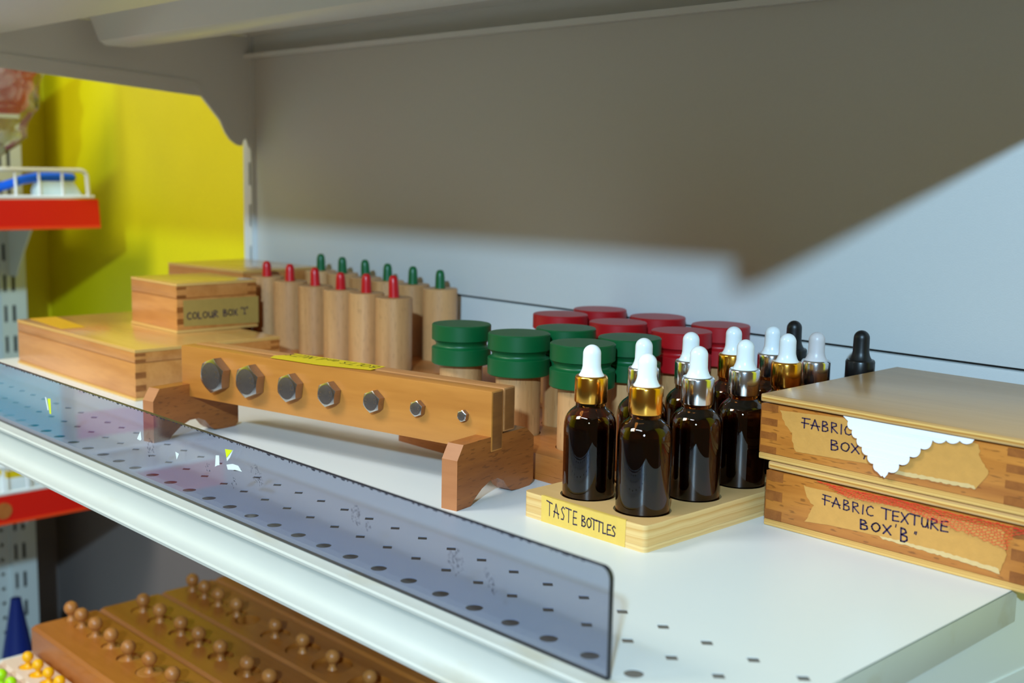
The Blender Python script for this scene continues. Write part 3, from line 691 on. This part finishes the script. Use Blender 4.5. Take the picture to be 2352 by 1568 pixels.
# ---------------------------------------------------------------- pegged pressure cylinders
PR = [(-.492, .0937), (-.449, .0923), (-.404, .0912), (-.361, .0910), (-.320, .0914), (-.278, .0907)]
PG = [(-.500, .0958), (-.460, .0959), (-.419, .0947), (-.382, .0941), (-.341, .0939), (-.299, .0932)]
stand('wooden stand under the red and green pegged cylinders', -.5150, -.2360, .2670, .4020, .0240, [(x, .3050) for x, _ in PR]+[(x, .3780) for x, _ in PG], .0178)
nth = ('leftmost', 'second from left', 'third from left', 'third from right', 'second from right', 'rightmost')
def pegged(label, loc, top, pm, lean, ph):
    t = thing('pegged_cylinder', label, 'cylinder', loc, 0, 'pegged wooden cylinders')
    hh = top-loc[2]
    MB().lathe([(0, 0), (.0160, 0), (.0166, .0006), (.0169, hh-.0008), (.0163, hh), (.0050, hh)], 44, mis=[0, 0, 0, 0, 1]).build('body', ['beech', 'beechtop'], t)
    MB().tube([(lean[0]*k/8, lean[1]*k/8, hh-.0006+k*ph/8) for k in range(7)]+[(lean[0]*.9, lean[1]*.9, hh-.0006+ph*.86), (lean[0]*.95, lean[1]*.95, hh-.0006+ph*.94), (lean[0], lean[1], hh-.0006+ph*.985)], [.0050, .0049, .0048, .0047, .0046, .0045, .0043, .0038, .0030, .0016], 20).build('peg', pm, t)
    return t
rn = random.Random(9)
for i, (x, z) in enumerate(PR):
    pegged('red-pegged wooden cylinder, '+nth[i]+' of its row of six', (x, .3050, .0052), z, 'redpaint', (rn.uniform(-.0012, .0004), rn.uniform(-.0006, .0006)), (.0165, .0178, .0185, .0172, .0186, .0208)[i])
for i, (x, z) in enumerate(PG):
    pegged('green-pegged wooden cylinder, '+nth[i]+' of its row of six', (x, .3780, .0052), z, 'greenpaint', (rn.uniform(-.0014, .0002), rn.uniform(-.0006, .0006)), (.0190, .0180, .0190, .0182, .0184, .0186)[i])

# ---------------------------------------------------------------- wooden colour boxes at the left
def lidded(label, loc, w, d, hb, hl, rotz=0, dz=.0012, joints=True):
    t = thing('wooden_box', label, 'box', loc, rotz, 'wooden boxes with fitted lids')
    mb = MB(); mb.box((0, 0, .0028), (w, d, hb), bev=.0006)
    if joints:
        s_ = .010
        for k, (a, b) in enumerate(((.18, .36), (.56, .74))):
            for yy in ((0, s_), (d-s_, d)): mb.box((w-.0002, yy[0]-.0001, .0028+(hb-.0028)*a), (w+.00012, yy[1], .0028+(hb-.0028)*b), 1)
    mb.build('body', ['oldbox', 'joint'], t)
    MB().box((-.0010, -.0010, 0), (w+.0010, d+.0010, .0027), bev=.0007).build('bottom_panel', 'plyedge', t)
    mb = MB(); mb.box((.0005, .0005, hb), (w-.0005, d-.0005, hb+.0007), 1)
    mb.box((0, 0, hb+.0007), (w, d, hb+hl-.0028), bev=.0005)
    if joints:
        for yy in ((0, .010), (d-.010, d)):
            for a, b in ((.0010, .0035), (hl-.0060, hl-.0034)): mb.box((w-.0002, yy[0]-.0001, hb+a), (w+.00012, yy[1], hb+b), 1)
    mb.build('lid', ['oldbox', 'joint'], t)
    mb = MB(); mb.box((-.0002, -.0002, hb+hl-.0028), (w+.0002, d+.0002, hb+hl), bev=.0007, faces={'+z': 1}); mb.build('lid_panel', ['plyedge', 'oldlid'], t)
    return t
b1 = lidded('wide flat wooden box with a yellow tape patch, at shelf left end', (-.6540, .1075, 0), .262, .148, .0332, .0123)
mb = MB(); mb.prism([(.0000, .0130), (.0950, .0060), (.0960, .0300), (.0010, .0400)], XY, .0456, .0458); mb.build('tape_patch', 'patch', b1)['label'] = 'yellow tape patch'
b2 = lidded('small wooden colour box stacked on the wide flat box', (-.5600, .1875, .0457), .0945, .088, .0330, .0150)
mb = MB(); mb.prism([(.0068, .0062), (.0900, .0040), (.0900, .0310), (.0066, .0316)], YZ, .0947, .0949); o = mb.build('label_tape', 'oldtape', b2); o['label'] = 'aged tape label lettered in pen'
mb = MB(); mb.strokes('COLOUR', lambda u, v: (.0951, .0104+u, .0128+v), .0066, .0010, space=.2, fit=.0335); mb.strokes('BOX', lambda u, v: (.0951, .0496+u, .0134+v), .0062, .0010, space=.15, fit=.0160); mb.strokes('"1"', lambda u, v: (.0951, .0700+u, .0140+v), .0066, .0009, space=.1)
mb.build('lettering', 'ink', o, smooth=False)
lidded('deep wooden box standing at the back behind the small colour box', (-.6580, .2800, 0), .140, .104, .0800, .0175, math.radians(5), joints=False)

# ---------------------------------------------------------------- lower shelf: knobbed cylinder blocks
def block(label, x0, x1, y0, y1, z0, z1, holes, mat, group):
    t = thing('cylinder_block', label, 'block', (x0, y0, z0), 0, group)
    mb = MB(); P = rounded(0, x1-x0, 0, y1-y0, .004)
    bv = .003
    Pin = rounded(bv, x1-x0-bv, bv, y1-y0-bv, .003)
    hs = [circle(x-x0, y-y0, r, 30) for x, y, r in holes]
    mb.prism(Pin, XY, z1-z0-(.040 if z1-z0 > .05 else .0155), z1-z0, holes=hs, cap0=False)
    mb2 = MB(); n = len(P)
    lo = [mb.bm.verts.new((p[0], p[1], 0)) for p in P]; mi_ = [mb.bm.verts.new((p[0], p[1], z1-z0-bv)) for p in P]; top = [mb.bm.verts.new((p[0], p[1], z1-z0)) for p in Pin]
    for a, b in ((lo, mi_), (mi_, top)):
        for i in range(n): mb.face([a[i], a[(i+1) % n], b[(i+1) % n], b[i]])
    mb.face(lo[::-1]); mb2.bm.free()
    mb.prism(Pin, XY, .004, z1-z0-(.0401 if z1-z0 > .05 else .0156))
    mb.build('block', mat, t); return t
def knobbed(label, loc, r, ball, matb, matk, group, ch=.013):
    t = thing('knobbed_cylinder', label, 'cylinder', loc, 0, group)
    MB().lathe([(0, -ch), (r-.0006, -ch), (r-.0004, -.0004), (r-.0010, 0), (.002, 0)], 32).build('plug', matb, t)
    k = ball/.0072
    pr = [(.0050*k, 0), (.0044*k, .0012*k), (.0034*k, .0028*k), (.0033*k, .0055*k)]
    cz = .0125*k
    pr += [(ball*math.sin(a), cz-ball*math.cos(a)) for a in [.48+(math.pi-.48)*i/10 for i in range(11)]]
    MB().lathe(pr, 24).build('knob', matk, t); return t
ZT, ZS = -.2750, -.3300
B_X0 = -.6290
rows = [
 (.098, .1725, .1335, [-.617, -.591, -.558, -.522, -.484, -.440, -.394, -.348, -.302, -.254], [.0060, .0070, .0082, .0096, .0115, .0130, .0145, .016, .018, .020], [0, 0, 0, .001, .002, .0, .0, .001, .001, .001], 'front block'),
 (.1735, .2465, .2030, [-.592, -.554, -.508, -.471, -.428, -.378, -.339, -.296, -.250, -.204], [.0125]*10, [.001, .0015, .002, .0025, .003, .0035, .004, .0045, .005, .005], 'second block from the front'),
 (.2475, .3160, .2735, [-.6125, -.5855, -.555, -.516, None, -.4395, -.389, -.3375, -.277, -.220], [.0070, .0080, .0095, .0110, .0130, .0150, .0175, .0200, .0220, .024], [0, .0005, .001, .0015, 0, .002, .003, .004, .005, .005], 'third block from the front'),
 (.3170, .3900, .3490, [-.600, -.556, -.508, -.460, -.412, -.366, -.320, -.270, -.222, -.174], [.0160]*10, [.002]*10, 'rear block')]
ordn = ('first', 'second', 'third', 'fourth', 'fifth', 'sixth', 'seventh', 'eighth', 'ninth', 'tenth')
for bi, (y0, y1, yc, xs, rs, sink, nm) in enumerate(rows):
    hol = [((x if x is not None else -.4935), yc+.004, r+.0004) for x, r in zip(xs, rs)]
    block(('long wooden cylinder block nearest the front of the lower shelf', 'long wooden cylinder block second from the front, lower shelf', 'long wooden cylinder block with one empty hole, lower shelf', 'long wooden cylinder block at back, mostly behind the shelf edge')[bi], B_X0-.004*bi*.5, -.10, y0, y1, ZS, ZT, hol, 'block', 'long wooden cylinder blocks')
    for i, (x, r, sk) in enumerate(zip(xs, rs, sink)):
        if x is None: continue
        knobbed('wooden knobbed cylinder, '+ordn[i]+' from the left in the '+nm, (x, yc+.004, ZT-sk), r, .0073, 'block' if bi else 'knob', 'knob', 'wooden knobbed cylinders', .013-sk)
MZ = -.3000
for (y0, y1, yc, matk, nm, xs) in ((.0600, .0965, .0775, 'yknob', 'yellow', [-.5845, -.5590, -.5335, -.5075, -.482]), (.0225, .0592, .0415, 'gknob', 'lime green', [-.5845, -.5590, -.5350, -.510])):
    block('pale wooden block with '+nm+' knobs, lower left', -.6190, -.36, y0, y1, ZS, MZ, [(x, yc, .0092) for x in xs], 'pale', 'pale blocks of coloured cylinders')
    for i, x in enumerate(xs):
        knobbed(nm+' knobbed cylinder, '+ordn[i]+' from the left in its pale block', (x, yc, MZ+.0004), .0088, .0056, matk, matk, nm+' knobbed cylinders')

# ---------------------------------------------------------------- second shelving unit at the left, against the wall corner
UX = -1.350
upright('slotted upright of the far unit, at left edge beside yellow wall', (UX, .3500, 0), math.radians(90), [.0140+.0495*k for k in range(-18, 12)], [(.0072, .0048, .027), (.0205, .0055, .027)], .0410, .06, -.93, .60, 'peg', 'slotted uprights')
mb = MB()
for iy in range(0, 4):
    for iz in range(0, 36):
        y0, z0 = .350-.0250*(iy+1), -.93+.0250*iz
        mb.prism([(y0, z0), (y0+.025, z0), (y0+.025, z0+.025), (y0, z0+.025)], YZ, -.0008, .0008, holes=[circle(y0+.0125, z0+.0125, .0032, 12)])
mb.box((-.0008, -.60, -.93), (.0008, .25, .60)); mb.box((-.0008, .25, -.03), (.0008, .35, .60))
tag(mb.build('perforated_panel', 'peg', None, (UX-.008, 0, 0)), 'white perforated back panel of the far shelving unit', 'panel')
def red_shelf(label, z, fence, badge=False):
    t = thing('red_fronted_shelf', label, 'shelf', (-1.05, 0, z), 0, 'red-fronted shelves of the far unit')
    MB().box((-.298, -.60, -.004), (-.003, .379, -.0012)).build('deck', 'white', t)
    mb = MB(); mb.prism([(-.60, -.0385), (.3820, -.0400), (.3795, .0005), (-.60, .0005)], YZ, -.003, 0); mb.box((-.003, -.60, -.0405), (.0012, .3815, -.0365), 1)
    mb.build('price_strip', ['red', 'redlip'], t)
    if fence:
        mb = MB(); yt, zt = .3650, .0405
        mb.tube([(-.002, -.58, zt), (-.002, yt-.010, zt)]+[(-.002, yt-.010+.010*math.sin(math.radians(a)), zt-.010+.010*math.cos(math.radians(a))) for a in (20, 40, 60, 80)]+[(-.002, yt+.0015, .003)], .0030, 10)
        mb.tube([(-.002, -.58, .0040), (-.002, .374, .0040)], .0022, 8)
        for k in range(28): mb.tube([(-.002, .3300-.0322*k, .004), (-.002, .3290-.0322*k, zt)], .0019, 8)
        mb.build('wire_guard', 'wire', t)
    MB().prism([(-.02, -.0055), (-.16, -.0300), (-.20, -.045), (-.245, -.095), (-.270, -.130), (-.298, -.130), (-.298, -.0055)], XZ, .364, .367).build('bracket', 'white', t)
    if badge: MB().prism(circle(.2300, -.0205, .0115, 28), YZ, .0001, .0008).build('round_sticker', 'base', t)['label'] = 'round brown sticker'
    return t
red_shelf('upper red-fronted shelf with wire guard and toothbrush', .1560, True)
red_shelf('lower red-fronted shelf with wire guard and round sticker', -.2500, True, True)
red_shelf('lowest red-fronted shelf, below the frame', -.6500, False)
# giant toothbrush
t = thing('toothbrush', 'big blue toothbrush with white bristles behind the wire guard', 'toothbrush', (-1.067, .30, .1560))
mb = MB()
hp = [(0, -.30, .012), (0, -.18, .010), (0, -.11, .010), (0, -.075, .011), (0, -.045, .018), (0, -.020, .0265), (0, .000, .0305), (0, .030, .0310), (0, .0505, .0300), (0, .0545, .0298)]
mb.tube(hp, [.006, .008, .0075, .0068, .0062, .0060, .0064, .0066, .0062, .0030], 14); mb.build('handle', 'blue', t)
mb = MB(); mb.prism([(.000, .0250), (.0470, .0250), (.0590, .0065), (.0560, .0020), (-.004, .0020), (-.005, .012)], YZ, -.009, .009); mb.build('bristles', 'bristle', t)
# bag on the upper far shelf
t = thing('plastic_bag', 'clear plastic bag with pink contents at top left', 'bag', (-1.14, .150, .1552))
def blob(contour, thick, seed, amp, z_lo, z_hi, name, mat):
    mb = MB(); rn = random.Random(seed); rings = []
    n = 26; rows_ = 22
    for i in range(rows_+1):
        z = z_lo+(z_hi-z_lo)*i/rows_
        for (a, b) in zip(contour, contour[1:]):
            if a[1] <= z <= b[1]: w = a[0]+(b[0]-a[0])*(z-a[1])/(b[1]-a[1]+1e-9); break
        e = math.sin(math.pi*min(1, max(0, (i+.35)/(rows_+.7))))**.5
        ring = []
        for k in range(n):
            an = 2*math.pi*k/n; j = 1+amp*math.sin(5*an+i*.9+seed)*.5+amp*rn.uniform(-.5, .5)
            ring.append(mb.bm.verts.new((thick*e*math.cos(an)*j, w*math.sin(an)*(1+amp*.3*math.sin(i*1.3+an*3)), z)))
        rings.append(ring)
    for a, b in zip(rings, rings[1:]):
        for k in range(n): mb.face([a[k], a[(k+1) % n], b[(k+1) % n], b[k]])
    mb.face(rings[0][::-1]); mb.face(rings[-1]); return mb.build(name, mat, t)
blob([(.060, 0), (.100, .035), (.140, .065), (.163, .085), (.176, .110), (.182, .135), (.192, .160), (.194, .25)], .055, 2, .10, .0005, .235, 'film', 'film')
blob([(.05, .03), (.120, .105), (.166, .120), (.176, .150), (.184, .18), (.186, .24)], .048, 4, .05, .118, .228, 'contents', 'pink')['label'] = 'pink contents'
blob([(.05, 0), (.095, .03), (.130, .065), (.155, .09), (.160, .13)], .040, 6, .14, .004, .112, 'wrapping', 'scrap')['label'] = 'white crumpled wrapping'
# things on the lower far shelves
t = thing('carton', 'small white carton with a yellow band on lower red shelf', 'carton', (-1.130, .245, -.2512+.0002))
MB().box((0, 0, 0), (.06, .085, .036), bev=.001).build('carton_body', 'scrap', t)
MB().box((-.0002, -.0002, .0200), (.0602, .0852, .0300)).build('band', 'ytape_bright', t)['label'] = 'yellow band'
o = MB().lathe([(0, 0), (.046, 0), (.047, .004), (.040, .012), (.036, .030), (.0085, .190), (.0078, .197), (0, .199)], 32).build('plastic_cone', 'navy', None, (-1.20, .2975, -.6512)); tag(o, 'dark blue plastic cone at lower left before perforated panel', 'cone')

# boxes further along the lower red shelf, outside the frame but mirrored in the acrylic
t = thing('storage_box', 'teal storage box on the lower red shelf, mirrored in the acrylic', 'box', (-1.34, -.360, -.2509))
MB().box((0, 0, 0), (.255, .27, .175), bev=.004).build('box_body', 'teal', t); MB().box((-.003, -.003, .176), (.263, .273, .190), bev=.003).build('lid', 'teal', t)
t = thing('game_carton', 'cream carton with pink bands on the lower red shelf', 'carton', (-1.34, -.505, -.2509))
MB().box((0, 0, 0), (.265, .130, .165), bev=.002).build('carton_body', 'cream', t)
MB().box((.2652, .006, .060), (.2658, .1285, .098)).build('band', 'magenta', t)['label'] = 'pink band'
MB().box((.2652, .050, .128), (.2658, .124, .142)).build('band', 'magenta', t)['label'] = 'short pink band'
